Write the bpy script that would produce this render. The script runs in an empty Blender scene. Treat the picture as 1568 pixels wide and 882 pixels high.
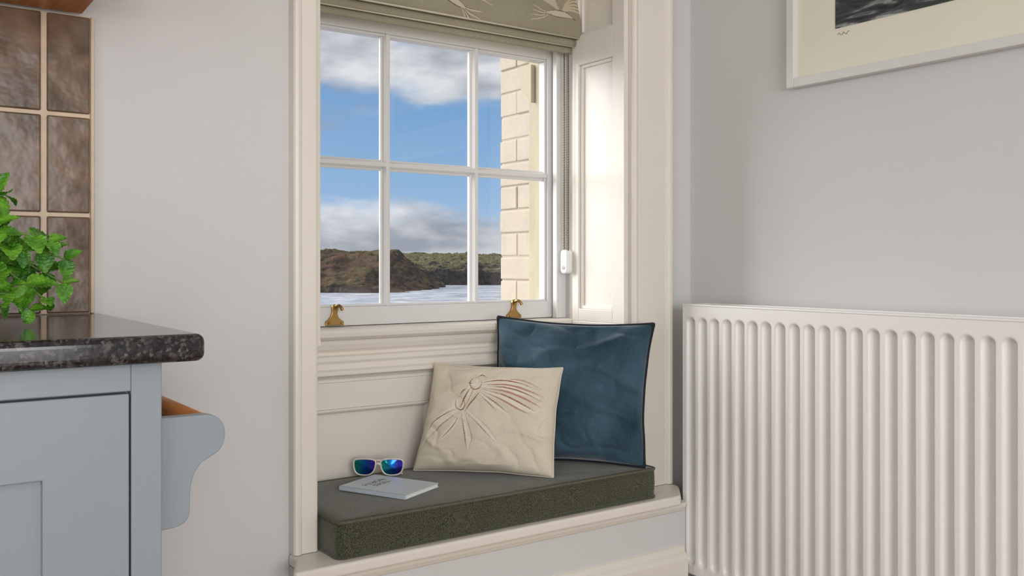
import bpy, bmesh, math, random
import numpy as np
from mathutils import Vector, Matrix, noise
random.seed(7)
H = 0.99
S = bpy.context.scene
C = S.collection
S.view_settings.view_transform = 'Standard'
S.view_settings.look = 'None'
S.view_settings.exposure = 0.0

def lin(r, g, b):
    f = lambda c: (c/255/12.92) if c/255 <= 0.04045 else ((c/255+0.055)/1.055)**2.4
    return (f(r), f(g), f(b), 1)

# ---------------------------------------------------------------- materials
def newmat(name):
    m = bpy.data.materials.new(name); m.use_nodes = True
    nt = m.node_tree
    return m, nt, nt.nodes['Principled BSDF']
def N(nt, t, **k):
    n = nt.nodes.new(t)
    for a, v in k.items():
        if hasattr(n, a): setattr(n, a, v)
        else: n.inputs[a].default_value = v
    return n
def mat(name, col, rough=0.5, var=0.06, scale=6, bump=0.0, bscale=60, metal=0, spec=0.5, sheen=0, coat=0, stretch=None, col2=None):
    m, nt, p = newmat(name)
    tc = N(nt, 'ShaderNodeTexCoord'); mp = N(nt, 'ShaderNodeMapping')
    if stretch: mp.inputs['Scale'].default_value = stretch
    nt.links.new(tc.outputs['Object'], mp.inputs[0])
    nz = N(nt, 'ShaderNodeTexNoise'); nz.inputs['Scale'].default_value = scale; nz.inputs['Detail'].default_value = 5
    nt.links.new(mp.outputs[0], nz.inputs['Vector'])
    cr = N(nt, 'ShaderNodeValToRGB')
    cr.color_ramp.elements[0].position = 0.3; cr.color_ramp.elements[1].position = 0.7
    c = Vector(col[:3])
    a = c*(1-var); b = c*(1+var)
    if col2: b = Vector(col2[:3])
    cr.color_ramp.elements[0].color = (*a, 1); cr.color_ramp.elements[1].color = (*b, 1)
    nt.links.new(nz.outputs['Fac'], cr.inputs[0]); nt.links.new(cr.outputs[0], p.inputs['Base Color'])
    p.inputs['Roughness'].default_value = rough; p.inputs['Metallic'].default_value = metal
    p.inputs['Specular IOR Level'].default_value = spec
    p.inputs['Sheen Weight'].default_value = sheen; p.inputs['Coat Weight'].default_value = coat
    if bump:
        n2 = N(nt, 'ShaderNodeTexNoise'); n2.inputs['Scale'].default_value = bscale; n2.inputs['Detail'].default_value = 4
        nt.links.new(mp.outputs[0], n2.inputs['Vector'])
        bp = N(nt, 'ShaderNodeBump'); bp.inputs['Strength'].default_value = bump; bp.inputs['Distance'].default_value = 0.002
        nt.links.new(n2.outputs['Fac'], bp.inputs['Height']); nt.links.new(bp.outputs[0], p.inputs['Normal'])
    return m
M = {}
M['wall'] = mat('wall_paint', lin(210,209,209), 0.75, 0.012, 3, 0.15, 90, spec=0.25)
M['ceil'] = mat('ceiling_paint', lin(225,225,222), 0.8, 0.01)
M['cream'] = mat('cream_gloss_paint', lin(228,222,212), 0.38, 0.012, 4, 0.10, 40)
M['white'] = mat('white_gloss_paint', lin(220,219,218), 0.35, 0.01, 4, 0.05, 40)
M['rad'] = mat('radiator_enamel', lin(234,232,229), 0.28, 0.008)
M['blue'] = mat('cabinet_paint', lin(138,148,156), 0.40, 0.008, 14, 0.06, 60)
M['wood'] = mat('oak', lin(184,116,62), 0.4, 0.25, 9, 0.2, 60, stretch=(12,1,12))
M['floor'] = mat('oak_floor', lin(154,126,98), 0.4, 0.2, 5, stretch=(12,1,12))
M['grout'] = mat('grout', lin(212,192,170), 0.85, 0.08, 30, 0.3, 200)
M['brass'] = mat('brass', lin(168,136,84), 0.32, 0.15, 60, metal=1)
M['plastic'] = mat('white_plastic', lin(238,238,236), 0.3, 0.01)
M['chain'] = mat('chain_metal', lin(120,108,90), 0.4, 0.05, metal=.4)
M['brick'] = mat('painted_brick', lin(190,178,160), 0.8, 0.06, 12, 0.7, 45)
M['mortar'] = mat('painted_mortar', lin(182,170,152), 0.85, 0.06, 20, 0.5, 80)
M['render'] = mat('painted_render', lin(178,168,142), 0.7, 0.05, 8, 0.3, 60)
M['pot'] = mat('glazed_pot', lin(210,205,195), 0.3, 0.03)
M['soil'] = mat('soil', lin(60,42,30), 0.95, 0.3, 80, 1, 200)
M['navy'] = mat('navy_piping', lin(16,26,36), 0.85, 0.1, 80)
M['welt'] = mat('seat_welt', lin(92,92,76), 0.9, 0.25, 400, .5, 500)  # top piping only: its highlight is set into a paler colour
M['pale'] = mat('blind_hem', lin(196,190,170), 0.9, 0.03, 120)
M['pages'] = mat('paper_pages', lin(235,232,225), 0.8, 0.03, 300, stretch=(1,1,20))
M['cover'] = mat('book_cover', lin(196,208,218), 0.45, 0.02)
M['ink'] = mat('ink', lin(90,96,104), 0.6, 0.02)
M['clearframe'] = mat('clear_acetate', lin(214,206,198), 0.12, 0.03, 60, coat=.6)
M['matboard'] = mat('mat_board', lin(232,228,210), 0.85, 0.012)
M['stem'] = mat('mint_stem', lin(92,130,50), 0.5, 0.1)

def fabric(name, col, col2, wscale=900, bump=0.35, sheen=0.3, blot=9, rough=0.9, fine=.5, printed=False, srough=.4):
    m, nt, p = newmat(name)
    tc = N(nt, 'ShaderNodeTexCoord')
    nz = N(nt, 'ShaderNodeTexNoise'); nz.inputs['Scale'].default_value = blot; nz.inputs['Detail'].default_value = 4
    n3 = N(nt, 'ShaderNodeTexNoise'); n3.inputs['Scale'].default_value = wscale*.45; n3.inputs['Detail'].default_value = 2
    nt.links.new(tc.outputs['Object'], nz.inputs['Vector']); nt.links.new(tc.outputs['Object'], n3.inputs['Vector'])
    mi = N(nt, 'ShaderNodeMix', data_type='FLOAT'); mi.inputs[0].default_value = fine
    nt.links.new(nz.outputs['Fac'], mi.inputs[2]); nt.links.new(n3.outputs['Fac'], mi.inputs[3])
    cr = N(nt, 'ShaderNodeValToRGB'); cr.color_ramp.elements[0].position = .34; cr.color_ramp.elements[1].position = .66
    cr.color_ramp.elements[0].color = col; cr.color_ramp.elements[1].color = col2
    nt.links.new(mi.outputs[0], cr.inputs[0])
    if printed:
        at = N(nt, 'ShaderNodeAttribute', attribute_name='print'); mx = N(nt, 'ShaderNodeMix', data_type='RGBA')
        nt.links.new(at.outputs['Alpha'], mx.inputs[0]); nt.links.new(cr.outputs[0], mx.inputs[6]); nt.links.new(at.outputs['Color'], mx.inputs[7])
        nt.links.new(mx.outputs[2], p.inputs['Base Color'])
    else: nt.links.new(cr.outputs[0], p.inputs['Base Color'])
    p.inputs['Roughness'].default_value = rough; p.inputs['Sheen Weight'].default_value = sheen; p.inputs['Sheen Roughness'].default_value = srough
    p.inputs['Specular IOR Level'].default_value = .2
    bp = N(nt, 'ShaderNodeBump'); bp.inputs['Strength'].default_value = bump; bp.inputs['Distance'].default_value = .001
    nt.links.new(n3.outputs['Fac'], bp.inputs['Height']); nt.links.new(bp.outputs[0], p.inputs['Normal'])
    return m
M['olive'] = fabric('seat_tweed', lin(34,38,24), lin(90,92,70), 800, .8, .34, 14, fine=.92, srough=.5)
M['linen'] = fabric('linen', lin(206,196,178), lin(222,213,196), 800, .3, .1, 12, printed=True)
M['velvet'] = fabric('blue_velvet', lin(38,62,76), lin(68,94,110), 500, .12, .55, 8, fine=.25)
M['blindprint'] = fabric('blind_fabric_printed', lin(146,140,120), lin(160,154,134), 700, .3, .1, 10, printed=True)
M['blindfab'] = fabric('blind_fabric', lin(146,140,120), lin(160,154,134), 700, .3, .1, 10)

def m_granite():
    m, nt, p = newmat('granite')
    tc = N(nt, 'ShaderNodeTexCoord')
    v = N(nt, 'ShaderNodeTexVoronoi'); v.inputs['Scale'].default_value = 260
    nz = N(nt, 'ShaderNodeTexNoise'); nz.inputs['Scale'].default_value = 60; nz.inputs['Detail'].default_value = 8
    for n in (v, nz): nt.links.new(tc.outputs['Object'], n.inputs['Vector'])
    mx = N(nt, 'ShaderNodeMath', operation='MULTIPLY'); nt.links.new(v.outputs['Color'], mx.inputs[0]); nt.links.new(nz.outputs['Fac'], mx.inputs[1])
    cr = N(nt, 'ShaderNodeValToRGB'); e = cr.color_ramp.elements
    e[0].position = .1; e[0].color = lin(22,22,25); e[1].position = .6; e[1].color = lin(104,98,96)
    k = e.new(.3); k.color = lin(48,46,48)
    nt.links.new(mx.outputs[0], cr.inputs[0]); nt.links.new(cr.outputs[0], p.inputs['Base Color'])
    p.inputs['Roughness'].default_value = .12
    return m
M['granite'] = m_granite()
def m_tile():
    m, nt, p = newmat('glazed_tile')
    tc = N(nt, 'ShaderNodeTexCoord')
    nz = N(nt, 'ShaderNodeTexNoise'); nz.inputs['Scale'].default_value = 14; nz.inputs['Detail'].default_value = 7; nz.inputs['Distortion'].default_value = .8
    nt.links.new(tc.outputs['Object'], nz.inputs['Vector'])
    cr = N(nt, 'ShaderNodeValToRGB'); e = cr.color_ramp.elements
    e[0].position = .3; e[0].color = lin(84,66,52); e[1].position = .72; e[1].color = lin(132,108,88)
    nt.links.new(nz.outputs['Fac'], cr.inputs[0]); nt.links.new(cr.outputs[0], p.inputs['Base Color'])
    n2 = N(nt, 'ShaderNodeTexNoise'); n2.inputs['Scale'].default_value = 16; n2.inputs['Detail'].default_value = 3
    nt.links.new(tc.outputs['Object'], n2.inputs['Vector'])
    bp = N(nt, 'ShaderNodeBump'); bp.inputs['Strength'].default_value = .45; bp.inputs['Distance'].default_value = .0045
    nt.links.new(n2.outputs['Fac'], bp.inputs['Height']); nt.links.new(bp.outputs[0], p.inputs['Normal'])
    p.inputs['Roughness'].default_value = .2; p.inputs['Specular IOR Level'].default_value = .35
    return m
M['tile'] = m_tile()
def m_glass(name, gl=.06):
    m, nt, p = newmat(name)
    nt.nodes.remove(p)
    tr = N(nt, 'ShaderNodeBsdfTransparent'); g = N(nt, 'ShaderNodeBsdfGlossy'); g.inputs['Roughness'].default_value = .02
    mx = N(nt, 'ShaderNodeMixShader'); mx.inputs[0].default_value = gl
    nt.links.new(tr.outputs[0], mx.inputs[1]); nt.links.new(g.outputs[0], mx.inputs[2])
    nt.links.new(mx.outputs[0], nt.nodes['Material Output'].inputs[0])
    return m
M['glass'] = m_glass('window_glass', .03)
def m_lens():
    m, nt, p = newmat('mirror_lens')
    lw = N(nt, 'ShaderNodeTexCoord'); sp = N(nt, 'ShaderNodeSeparateXYZ')
    nt.links.new(lw.outputs['Generated'], sp.inputs[0])
    cr = N(nt, 'ShaderNodeValToRGB'); e = cr.color_ramp.elements
    e[0].position = .1; e[0].color = lin(40,170,150); e[1].position = .8; e[1].color = lin(50,40,150)
    k = e.new(.45); k.color = lin(20,100,200)
    nt.links.new(sp.outputs['X'], cr.inputs[0]); nt.links.new(cr.outputs[0], p.inputs['Base Color'])
    p.inputs['Metallic'].default_value = .85; p.inputs['Roughness'].default_value = .12
    return m
M['lens'] = m_lens()
def m_leaf():
    m, nt, p = newmat('mint_leaf')
    tc = N(nt, 'ShaderNodeTexCoord')
    nz = N(nt, 'ShaderNodeTexNoise'); nz.inputs['Scale'].default_value = 35
    nt.links.new(tc.outputs['Object'], nz.inputs['Vector'])
    cr = N(nt, 'ShaderNodeValToRGB'); e = cr.color_ramp.elements
    e[0].position = .35; e[0].color = lin(50,106,20); e[1].position = .68; e[1].color = lin(112,174,44)
    nt.links.new(nz.outputs['Fac'], cr.inputs[0]); nt.links.new(cr.outputs[0], p.inputs['Base Color'])
    n2 = N(nt, 'ShaderNodeTexVoronoi'); n2.inputs['Scale'].default_value = 190
    nt.links.new(tc.outputs['Object'], n2.inputs['Vector'])
    bp = N(nt, 'ShaderNodeBump'); bp.inputs['Strength'].default_value = .7; bp.inputs['Distance'].default_value = .002
    nt.links.new(n2.outputs['Distance'], bp.inputs['Height']); nt.links.new(bp.outputs[0], p.inputs['Normal'])
    p.inputs['Roughness'].default_value = .42
    return m
M['leaf'] = m_leaf()
def m_art():
    m, nt, p = newmat('seascape_print')
    tc = N(nt, 'ShaderNodeTexCoord'); mp = N(nt, 'ShaderNodeMapping'); mp.inputs['Scale'].default_value = (1, 3, 16); mp.inputs['Rotation'].default_value = (.25, 0, 0)
    nz = N(nt, 'ShaderNodeTexNoise'); nz.inputs['Scale'].default_value = 2.2; nz.inputs['Detail'].default_value = 9; nz.inputs['Distortion'].default_value = 1.2
    nt.links.new(tc.outputs['Object'], mp.inputs[0]); nt.links.new(mp.outputs[0], nz.inputs['Vector'])
    cr = N(nt, 'ShaderNodeValToRGB'); e = cr.color_ramp.elements
    e[0].position = .35; e[0].color = lin(26,28,30); e[1].position = .66; e[1].color = lin(190,196,196)
    k = e.new(.52); k.color = lin(74,78,80)
    nt.links.new(nz.outputs['Fac'], cr.inputs[0]); nt.links.new(cr.outputs[0], p.inputs['Base Color'])
    p.inputs['Roughness'].default_value = .4
    return m
M['art'] = m_art()

# ---------------------------------------------------------------- mesh helpers
class MB:
    def __init__(s): s.v = []; s.f = []; s.m = []; s.mats = []; s.sm = []
    def mi(s, k):
        if k not in s.mats: s.mats.append(k)
        return s.mats.index(k)
    def add(s, vs, fs, k, smooth=False):
        o = len(s.v); s.v += [tuple(v) for v in vs]; i = s.mi(k)
        for f in fs: s.f.append([a+o for a in f]); s.m.append(i); s.sm.append(smooth)
    def box(s, x0, x1, y0, y1, z0, z1, k):
        s.add([(x0,y0,z0),(x1,y0,z0),(x1,y1,z0),(x0,y1,z0),(x0,y0,z1),(x1,y0,z1),(x1,y1,z1),(x0,y1,z1)],
              [(0,3,2,1),(4,5,6,7),(0,1,5,4),(1,2,6,5),(2,3,7,6),(3,0,4,7)], k)
    def ringy(s, x0, x1, z0, z1, w, wt, y0, y1, dep, k):
        a = [(x0,z0),(x1,z0),(x1,z1),(x0,z1)]; c = [(x0+w,z0+wt),(x1-w,z0+wt),(x1-w,z1-wt),(x0+w,z1-wt)]
        vs = [(p[0],y0,p[1]) for p in a]+[(p[0],y0,p[1]) for p in c]+[(p[0],y0+dep,p[1]) for p in c]+[(p[0],y1,p[1]) for p in a]
        fs = []
        for i in range(4):
            j = (i+1) % 4
            fs += [(i,j,4+j,4+i),(4+i,4+j,8+j,8+i),(i,12+i,12+j,j)]
        fs += [(8,9,10,11),(15,14,13,12)]
        s.add(vs, fs, k)
    def prism(s, pts, axis, a, b, k, smooth=False):
        def mk(p, t):
            if axis == 'x': return (t, p[0], p[1])
            if axis == 'y': return (p[0], t, p[1])
            return (p[0], p[1], t)
        n = len(pts)
        vs = [mk(p, a) for p in pts]+[mk(p, b) for p in pts]
        fs = [(i, (i+1) % n, (i+1) % n+n, i+n) for i in range(n)]
        fs += [tuple(range(n-1, -1, -1)), tuple(range(n, 2*n))]
        s.add(vs, fs, k)
    def tube(s, pts, r, k, n=10, closed=False, cap=True):
        pts = [Vector(p) for p in pts]; L = len(pts); vs = []
        up = Vector((0, 0, 1)); prev = None
        for i, p in enumerate(pts):
            a = pts[(i-1) % L] if (closed or i > 0) else p; b = pts[(i+1) % L] if (closed or i < L-1) else p
            t = (b-a).normalized()
            if prev is None:
                q = t.cross(up)
                if q.length < .05: q = t.cross(Vector((1, 0, 0)))
                q.normalize()
            else:
                q = (prev - t*prev.dot(t)).normalized()
            prev = q; w = t.cross(q)
            rr = r[i] if isinstance(r, (list, tuple)) else r
            for j in range(n):
                an = 2*math.pi*j/n; vs.append(p+q*math.cos(an)*rr+w*math.sin(an)*rr)
        fs = []
        for i in range(L if closed else L-1):
            for j in range(n):
                i2 = (i+1) % L
                fs.append((i*n+j, i*n+(j+1) % n, i2*n+(j+1) % n, i2*n+j))
        if not closed and cap:
            fs.append(tuple(range(n-1, -1, -1))); fs.append(tuple(range((L-1)*n, L*n)))
        s.add(vs, fs, k, True)
    def lathe(s, prof, cx, cy, k, n=32):
        vs = []; fs = []
        for (r, z) in prof:
            for j in range(n):
                a = 2*math.pi*j/n; vs.append((cx+r*math.cos(a), cy+r*math.sin(a), z))
        for i in range(len(prof)-1):
            for j in range(n): fs.append((i*n+j, i*n+(j+1) % n, (i+1)*n+(j+1) % n, (i+1)*n+j))
        s.add(vs, fs, k, True)
    def grid(s, P, nu, nv, k, smooth=True, flip=False):
        vs = [P(i/nu, j/nv) for j in range(nv+1) for i in range(nu+1)]
        fs = []
        for j in range(nv):
            for i in range(nu):
                a = j*(nu+1)+i; q = (a, a+1, a+nu+2, a+nu+1)
                fs.append(q[::-1] if flip else q)
        s.add(vs, fs, k, smooth)
    def sphere(s, c, r, k, n=8, m=5):
        vs = []; fs = []
        for i in range(m+1):
            th = math.pi*i/m
            for j in range(n):
                a = 2*math.pi*j/n
                vs.append((c[0]+r*math.sin(th)*math.cos(a), c[1]+r*math.sin(th)*math.sin(a), c[2]+r*math.cos(th)))
        for i in range(m):
            for j in range(n): fs.append((i*n+j, (i+1)*n+j, (i+1)*n+(j+1) % n, i*n+(j+1) % n))
        s.add(vs, fs, k, True)
    def obj(s, name, bevel=0, parent=None, seg=2, fixn=True, merge=False):
        me = bpy.data.meshes.new(name); me.from_pydata(s.v, [], s.f)
        for k in s.mats: me.materials.append(M[k])
        for p, mi, sm in zip(me.polygons, s.m, s.sm): p.material_index = mi; p.use_smooth = sm
        if fixn or merge:
            bm = bmesh.new(); bm.from_mesh(me)
            if merge: bmesh.ops.remove_doubles(bm, verts=bm.verts, dist=1e-5)
            bmesh.ops.recalc_face_normals(bm, faces=bm.faces); bm.to_mesh(me); bm.free()
        o = bpy.data.objects.new(name, me); C.objects.link(o)
        if bevel:
            b = o.modifiers.new('bevel', 'BEVEL'); b.width = bevel; b.segments = seg; b.limit_method = 'ANGLE'; b.angle_limit = math.radians(40)
        if parent: o.parent = parent
        return o
def empty(name, loc=(0,0,0)):
    e = bpy.data.objects.new(name, None); C.objects.link(e); return e
def catmull(P, n=6, closed=False):
    out = []; L = len(P)
    for i in range(L if closed else L-1):
        g = lambda j: Vector(P[j % L]) if closed else Vector(P[max(0, min(L-1, j))])
        a, b, c, d = g(i-1), g(i), g(i+1), g(i+2)
        for k in range(n):
            t = k/n
            out.append(.5*((2*b)+(c-a)*t+(2*a-5*b+4*c-d)*t*t+(3*b-a-3*c+d)*t**3))
    if not closed: out.append(Vector(P[-1]))
    return out
def sstep(a, b, x):
    t = max(0, min(1, (x-a)/(b-a))); return t*t*(3-2*t)

class Canvas:
    def __init__(s, x0, x1, y0, y1, res):
        s.x0, s.y0, s.res = x0, y0, res; s.w = int((x1-x0)*res)+1; s.h = int((y1-y0)*res)+1
        s.a = np.zeros((s.h, s.w, 4), dtype=np.float32)
        s.yy, s.xx = np.mgrid[0:s.h, 0:s.w]
    def stroke(s, pts, w, col, op=1, taper=True):
        P = catmull(pts, 24); L = len(P)
        for i, p in enumerate(P):
            ww = w*(max(.25, math.sin(math.pi*(i+.5)/L)) if taper else 1)*s.res
            cx, cy = (p.x-s.x0)*s.res, (p.y-s.y0)*s.res
            r = int(ww+2); xa, xb = max(0, int(cx)-r), min(s.w, int(cx)+r+2); ya_, yb_ = max(0, int(cy)-r), min(s.h, int(cy)+r+2)
            if xa >= xb or ya_ >= yb_: continue
            d = np.hypot(s.xx[ya_:yb_, xa:xb]-cx, s.yy[ya_:yb_, xa:xb]-cy)
            m = np.clip(ww+.5-d, 0, 1)*op
            t = s.a[ya_:yb_, xa:xb]
            for c in range(3):
                t[..., c] = np.where(t[..., 3] < .01, col[c], t[..., c]*(1-m)+col[c]*m)
            t[..., 3] = np.maximum(t[..., 3], m)
    def get(s, x, y):
        i, j = int((x-s.x0)*s.res+.5), int((y-s.y0)*s.res+.5)
        if 0 <= i < s.w and 0 <= j < s.h: return s.a[j, i]
        return (0, 0, 0, 0)
def paint(o, start, coords, cv):
    me = o.data; at = me.color_attributes.new('print', 'FLOAT_COLOR', 'POINT')
    arr = np.zeros((len(me.vertices), 4), dtype=np.float32)
    for k, (x, y) in enumerate(coords): arr[start+k] = cv.get(x, y)
    at.data.foreach_set('color', arr.ravel())

# ---------------------------------------------------------------- camera
cam = bpy.data.cameras.new('camera'); co = bpy.data.objects.new('camera', cam); C.objects.link(co)
co.location = (0, 0, H); co.rotation_euler = (math.pi/2, 0, math.radians(-35.2))
cam.lens = 36*1421/1568; cam.sensor_width = 36; cam.shift_y = -36/1568; cam.clip_start = .02; cam.clip_end = 20000
S.camera = co

# ---------------------------------------------------------------- room shell
XR, XL, YS, YW, YE, ZC = 1.92, -2.3, -2.7, 1.85, 2.30, 2.5
oL, oR, oT = 0.79, 1.69, 1.98
b = MB(); b.box(XL-.1, XR+.1, YS-.1, YE, -.1, 0, 'floor'); b.obj('floor')
b = MB(); b.box(XL-.1, XR+.1, YS-.1, 2.485, ZC, ZC+.1, 'ceil'); b.obj('ceiling')
b = MB()
b.box(XL-.1, oL, YW, YE, 0, ZC, 'wall'); b.box(oR, XR+.1, YW, YE, 0, ZC, 'wall')
b.box(oL, oR, YW, YE, oT, ZC, 'wall'); b.box(oL, oR, 2.13, YE, 0, H-.16, 'wall')
b.obj('wall_north')
b = MB(); b.box(XR, XR+.1, YS-.1, YW, 0, ZC, 'wall'); b.obj('wall_east')
b = MB()
b.box(XL-.1, XL, YS-.1, -2.0, 0, ZC, 'wall'); b.box(XL-.1, XL, .4, YW, 0, ZC, 'wall')
b.box(XL-.1, XL, -2.0, .4, 0, .8, 'wall'); b.box(XL-.1, XL, -2.0, .4, 2.2, ZC, 'wall')
b.obj('wall_west')
b = MB()
b.box(XL, -1.2, YS-.1, YS, 0, ZC, 'wall'); b.box(1.0, XR, YS-.1, YS, 0, ZC, 'wall')
b.box(-1.2, 1.0, YS-.1, YS, 0, .5, 'wall'); b.box(-1.2, 1.0, YS-.1, YS, 2.2, ZC, 'wall')
b.obj('wall_south')
def plainwin(name, horiz, a0, a1, z0, z1, c):
    b = MB()
    def bx(p0, p1, q0, q1):
        if horiz: b.box(p0, p1, c-.07, c-.02, q0, q1, 'white')
        else: b.box(c-.07, c-.02, p0, p1, q0, q1, 'white')
    bx(a0, a0+.06, z0, z1); bx(a1-.06, a1, z0, z1); bx(a0+.06, a1-.06, z0, z0+.06); bx(a0+.06, a1-.06, z1-.06, z1)
    m = (a0+a1)/2; bx(m-.03, m+.03, z0+.06, z1-.06)
    b.obj(name, .004)
plainwin('added_window_west', False, -2.0, .4, .8, 2.2, XL)  # unseen window behind the camera, added to admit the west fill
plainwin('added_window_south', True, -1.2, 1.0, .5, 2.2, YS)  # unseen window behind the camera, added to admit the south fill

b = MB()
xa, xb = .78, 1.712
b.box(-3, xa, YE, 2.485, -1, 3.2, 'mortar'); b.box(xb, 2.6, YE, 2.485, -1, 3.2, 'mortar')
b.box(xa, xb, YE, 2.485, 2.05, 3.2, 'mortar'); b.box(xa, xb, YE, 2.52, -1, H-.2, 'render')
z = H-.2; row = 0
while z < 2.04:
    h = .075
    for side in (0, 1):
        cuts = [2.302, 2.488] if row % 2 == 0 else [2.302, 2.395, 2.488]
        for i in range(len(cuts)-1):
            j = random.uniform(-.0015, .0015)
            y0, y1 = cuts[i]+.0015, cuts[i+1]-.0015+random.uniform(-.002, .005)
            if side: b.box(xb-.0035+j, xb+.03, y0, y1, z+.0022, z+h-.0022, 'brick')
            else: b.box(xa-.03, xa+.0035+j, y0, y1, z+.0022, z+h-.0022, 'brick')
    z += h; row += 1
b.obj('wall_exterior', .0045, seg=3)

# ---------------------------------------------------------------- window
W = empty('window_1')
b = MB()
b.box(oL, oL+.035, 2.12, 2.235, H-.155, oT, 'white'); b.box(oR-.028, oR, 2.12, 2.17, H-.155, oT, 'white'); b.box(oR-.028, oR, 2.17, 2.235, H-.155, oT, 'render')
b.box(oL+.035, oL+.045, 2.12, 2.14, H-.155, oT, 'white'); b.box(oR-.036, oR-.028, 2.12, 2.14, H-.155, oT, 'white')
b.box(oR-.003, oR+.0, 2.235, 2.302, H-.155, oT, 'render'); b.box(oL, oL+.003, 2.235, 2.302, H-.155, oT, 'render')
b.box(oL+.035, oR-.028, 2.12, 2.235, oT-.05, oT, 'white')
b.box(oL+.0, oR+.0, 2.205, 2.36, H-.2, H-.165, 'white')
b.obj('frame', .002, W)
gx = [.852, 1.125, 1.399, 1.655]
zb, zm, zt = H-.107, H+.258, H+.598
b = MB()
ys0, ys1 = 2.150, 2.192
b.box(oL+.036, .856, ys0, ys1, H-.154, H+.66, 'white'); b.box(1.644, 1.661, ys0, ys1, H-.154, H+.66, 'white')
b.box(.856, 1.644, ys0, ys1, H-.154, zb, 'white'); b.box(.856, 1.644, ys0, ys1, zt, H+.66, 'white')
b.box(.856, 1.644, ys0+.008, ys1-.008, zb, zb+.006, 'white'); b.box(.856, 1.644, ys0+.008, ys1-.008, zt-.006, zt, 'white')
b.box(.856, .862, ys0+.008, ys1-.008, zb+.006, zt-.006, 'white'); b.box(1.638, 1.644, ys0+.008, ys1-.008, zb+.006, zt-.006, 'white')
for x in gx[1:3]:
    b.prism([(x-.014, 2.176), (x-.014, 2.168), (x-.0095, 2.166), (x-.005, 2.152), (x+.005, 2.152), (x+.0095, 2.166), (x+.014, 2.168), (x+.014, 2.176), (x+.007, 2.19), (x-.007, 2.19)], 'z', zb, zt, 'white')
b.prism([(2.176, zm-.014), (2.168, zm-.014), (2.166, zm-.0095), (2.1525, zm-.005), (2.1525, zm+.005), (2.166, zm+.0095), (2.168, zm+.014), (2.176, zm+.014), (2.19, zm+.007), (2.19, zm-.007)], 'x', .856, 1.644, 'white')
b.obj('sash_lower', .0015, W)
b = MB()
b.box(oL+.036, oR-.029, 2.196, 2.222, H+.60, H+.66, 'white'); b.box(oL+.036, .856, 2.196, 2.222, H+.66, oT-.05, 'white')
b.box(1.644, 1.661, 2.196, 2.222, H+.66, oT-.05, 'white')
b.obj('sash_upper', .002, W)
b = MB(); b.box(.858, 1.642, 2.1725, 2.1745, zb+.001, zt-.001, 'glass'); b.box(.858, 1.642, 2.208, 2.21, H+.661, oT-.051, 'glass'); b.obj('glass', 0, W)
b = MB()
pr = catmull([(2.24, H+.60), (2.305, H+.60), (2.312, H+.58), (2.295, H+.56), (2.299, H+.54), (2.28, H+.52), (2.262, H+.505), (2.25, H+.49), (2.24, H+.485)], 4)
b.prism([(q.x, q.y) for q in pr], 'x', 1.650, 1.687, 'render')
b.obj('carved_bracket', .002, W)

for nm, x in (('brass_sash_lift', .972), ('brass_sash_lift', 1.520)):
    b = MB(); z0 = H-.152
    sil = [(-.024,0),(.024,0),(.024,.009),(.017,.014),(.010,.020),(.007,.028),(.008,.036),(.010,.044),(.008,.050),(.002,.053),(-.006,.050),(-.008,.044),(-.007,.034),(-.010,.024),(-.016,.016),(-.024,.010)]
    b.prism([(x+p[0], z0+p[1]) for p in sil], 'y', 2.1425, 2.1495, 'brass')
    b.tube(catmull([(x+.001, 2.143, z0+.046), (x+.004, 2.132, z0+.050), (x+.008, 2.125, z0+.046), (x+.011, 2.122, z0+.038)], 5), .004, 'brass', 10)
    for sx in (-.016, .016): b.sphere((x+sx, 2.1425, z0+.006), .0028, 'brass')
    b.obj(nm, .001)

P = empty('window_seat_panelling')
b = MB()
Zd = lambda d: H-d
prof = [(2.20, Zd(.1555)), (2.085, Zd(.1555)), (2.076, Zd(.159)), (2.072, Zd(.167)), (2.074, Zd(.176)), (2.082, Zd(.182)), (2.092, Zd(.186)), (2.094, Zd(.196)), (2.099, Zd(.208)), (2.106, Zd(.215)),
        (2.106, Zd(.222)), (2.096, Zd(.226)), (2.094, Zd(.236)), (2.099, Zd(.243)), (2.098, Zd(.256)), (2.088, Zd(.261)), (2.088, Zd(.270)), (2.102, Zd(.276)), (2.108, Zd(.282)), (2.108, Zd(.29)), (2.13, Zd(.29)), (2.20, Zd(.20))]
b.prism(prof, 'x', oL, oR, 'cream')
b.obj('moulded_sill', .0012, P)
b = MB()
st = .388
yp = 2.108
b.box(oL, oR, yp, 2.13, Zd(.355), Zd(.29), 'cream')
b.box(oL, oR, 2.12, 2.13, st, Zd(.355), 'cream')
for x0, x1 in ((oL, .83), (1.222, 1.30), (1.64, oR)):
    b.box(x0, x1, yp, 2.12, st, Zd(.355), 'cream')
b.box(oL, oR, yp+.001, 2.12, st, st+.05, 'cream')
for x0, x1 in ((.83, 1.222), (1.30, 1.64)):
    zt2 = Zd(.355)
    b.prism([(yp+.002, zt2), (yp-.004, zt2-.001), (yp-.003, zt2-.006), (yp+.004, zt2-.011), (2.12, zt2-.012), (2.12, zt2)], 'x', x0, x1, 'cream')
    b.prism([(x1, yp+.002), (x1-.001, yp-.004), (x1-.006, yp-.003), (x1-.011, yp+.004), (x1-.012, 2.12), (x1, 2.12)], 'z', st+.05, zt2, 'cream')
    b.prism([(x0, yp+.002), (x0+.001, yp-.004), (x0+.006, yp-.003), (x0+.011, yp+.004), (x0+.012, 2.12), (x0, 2.12)], 'z', st+.05, zt2, 'cream')
b.obj('panel_back', .002, P)
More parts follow.
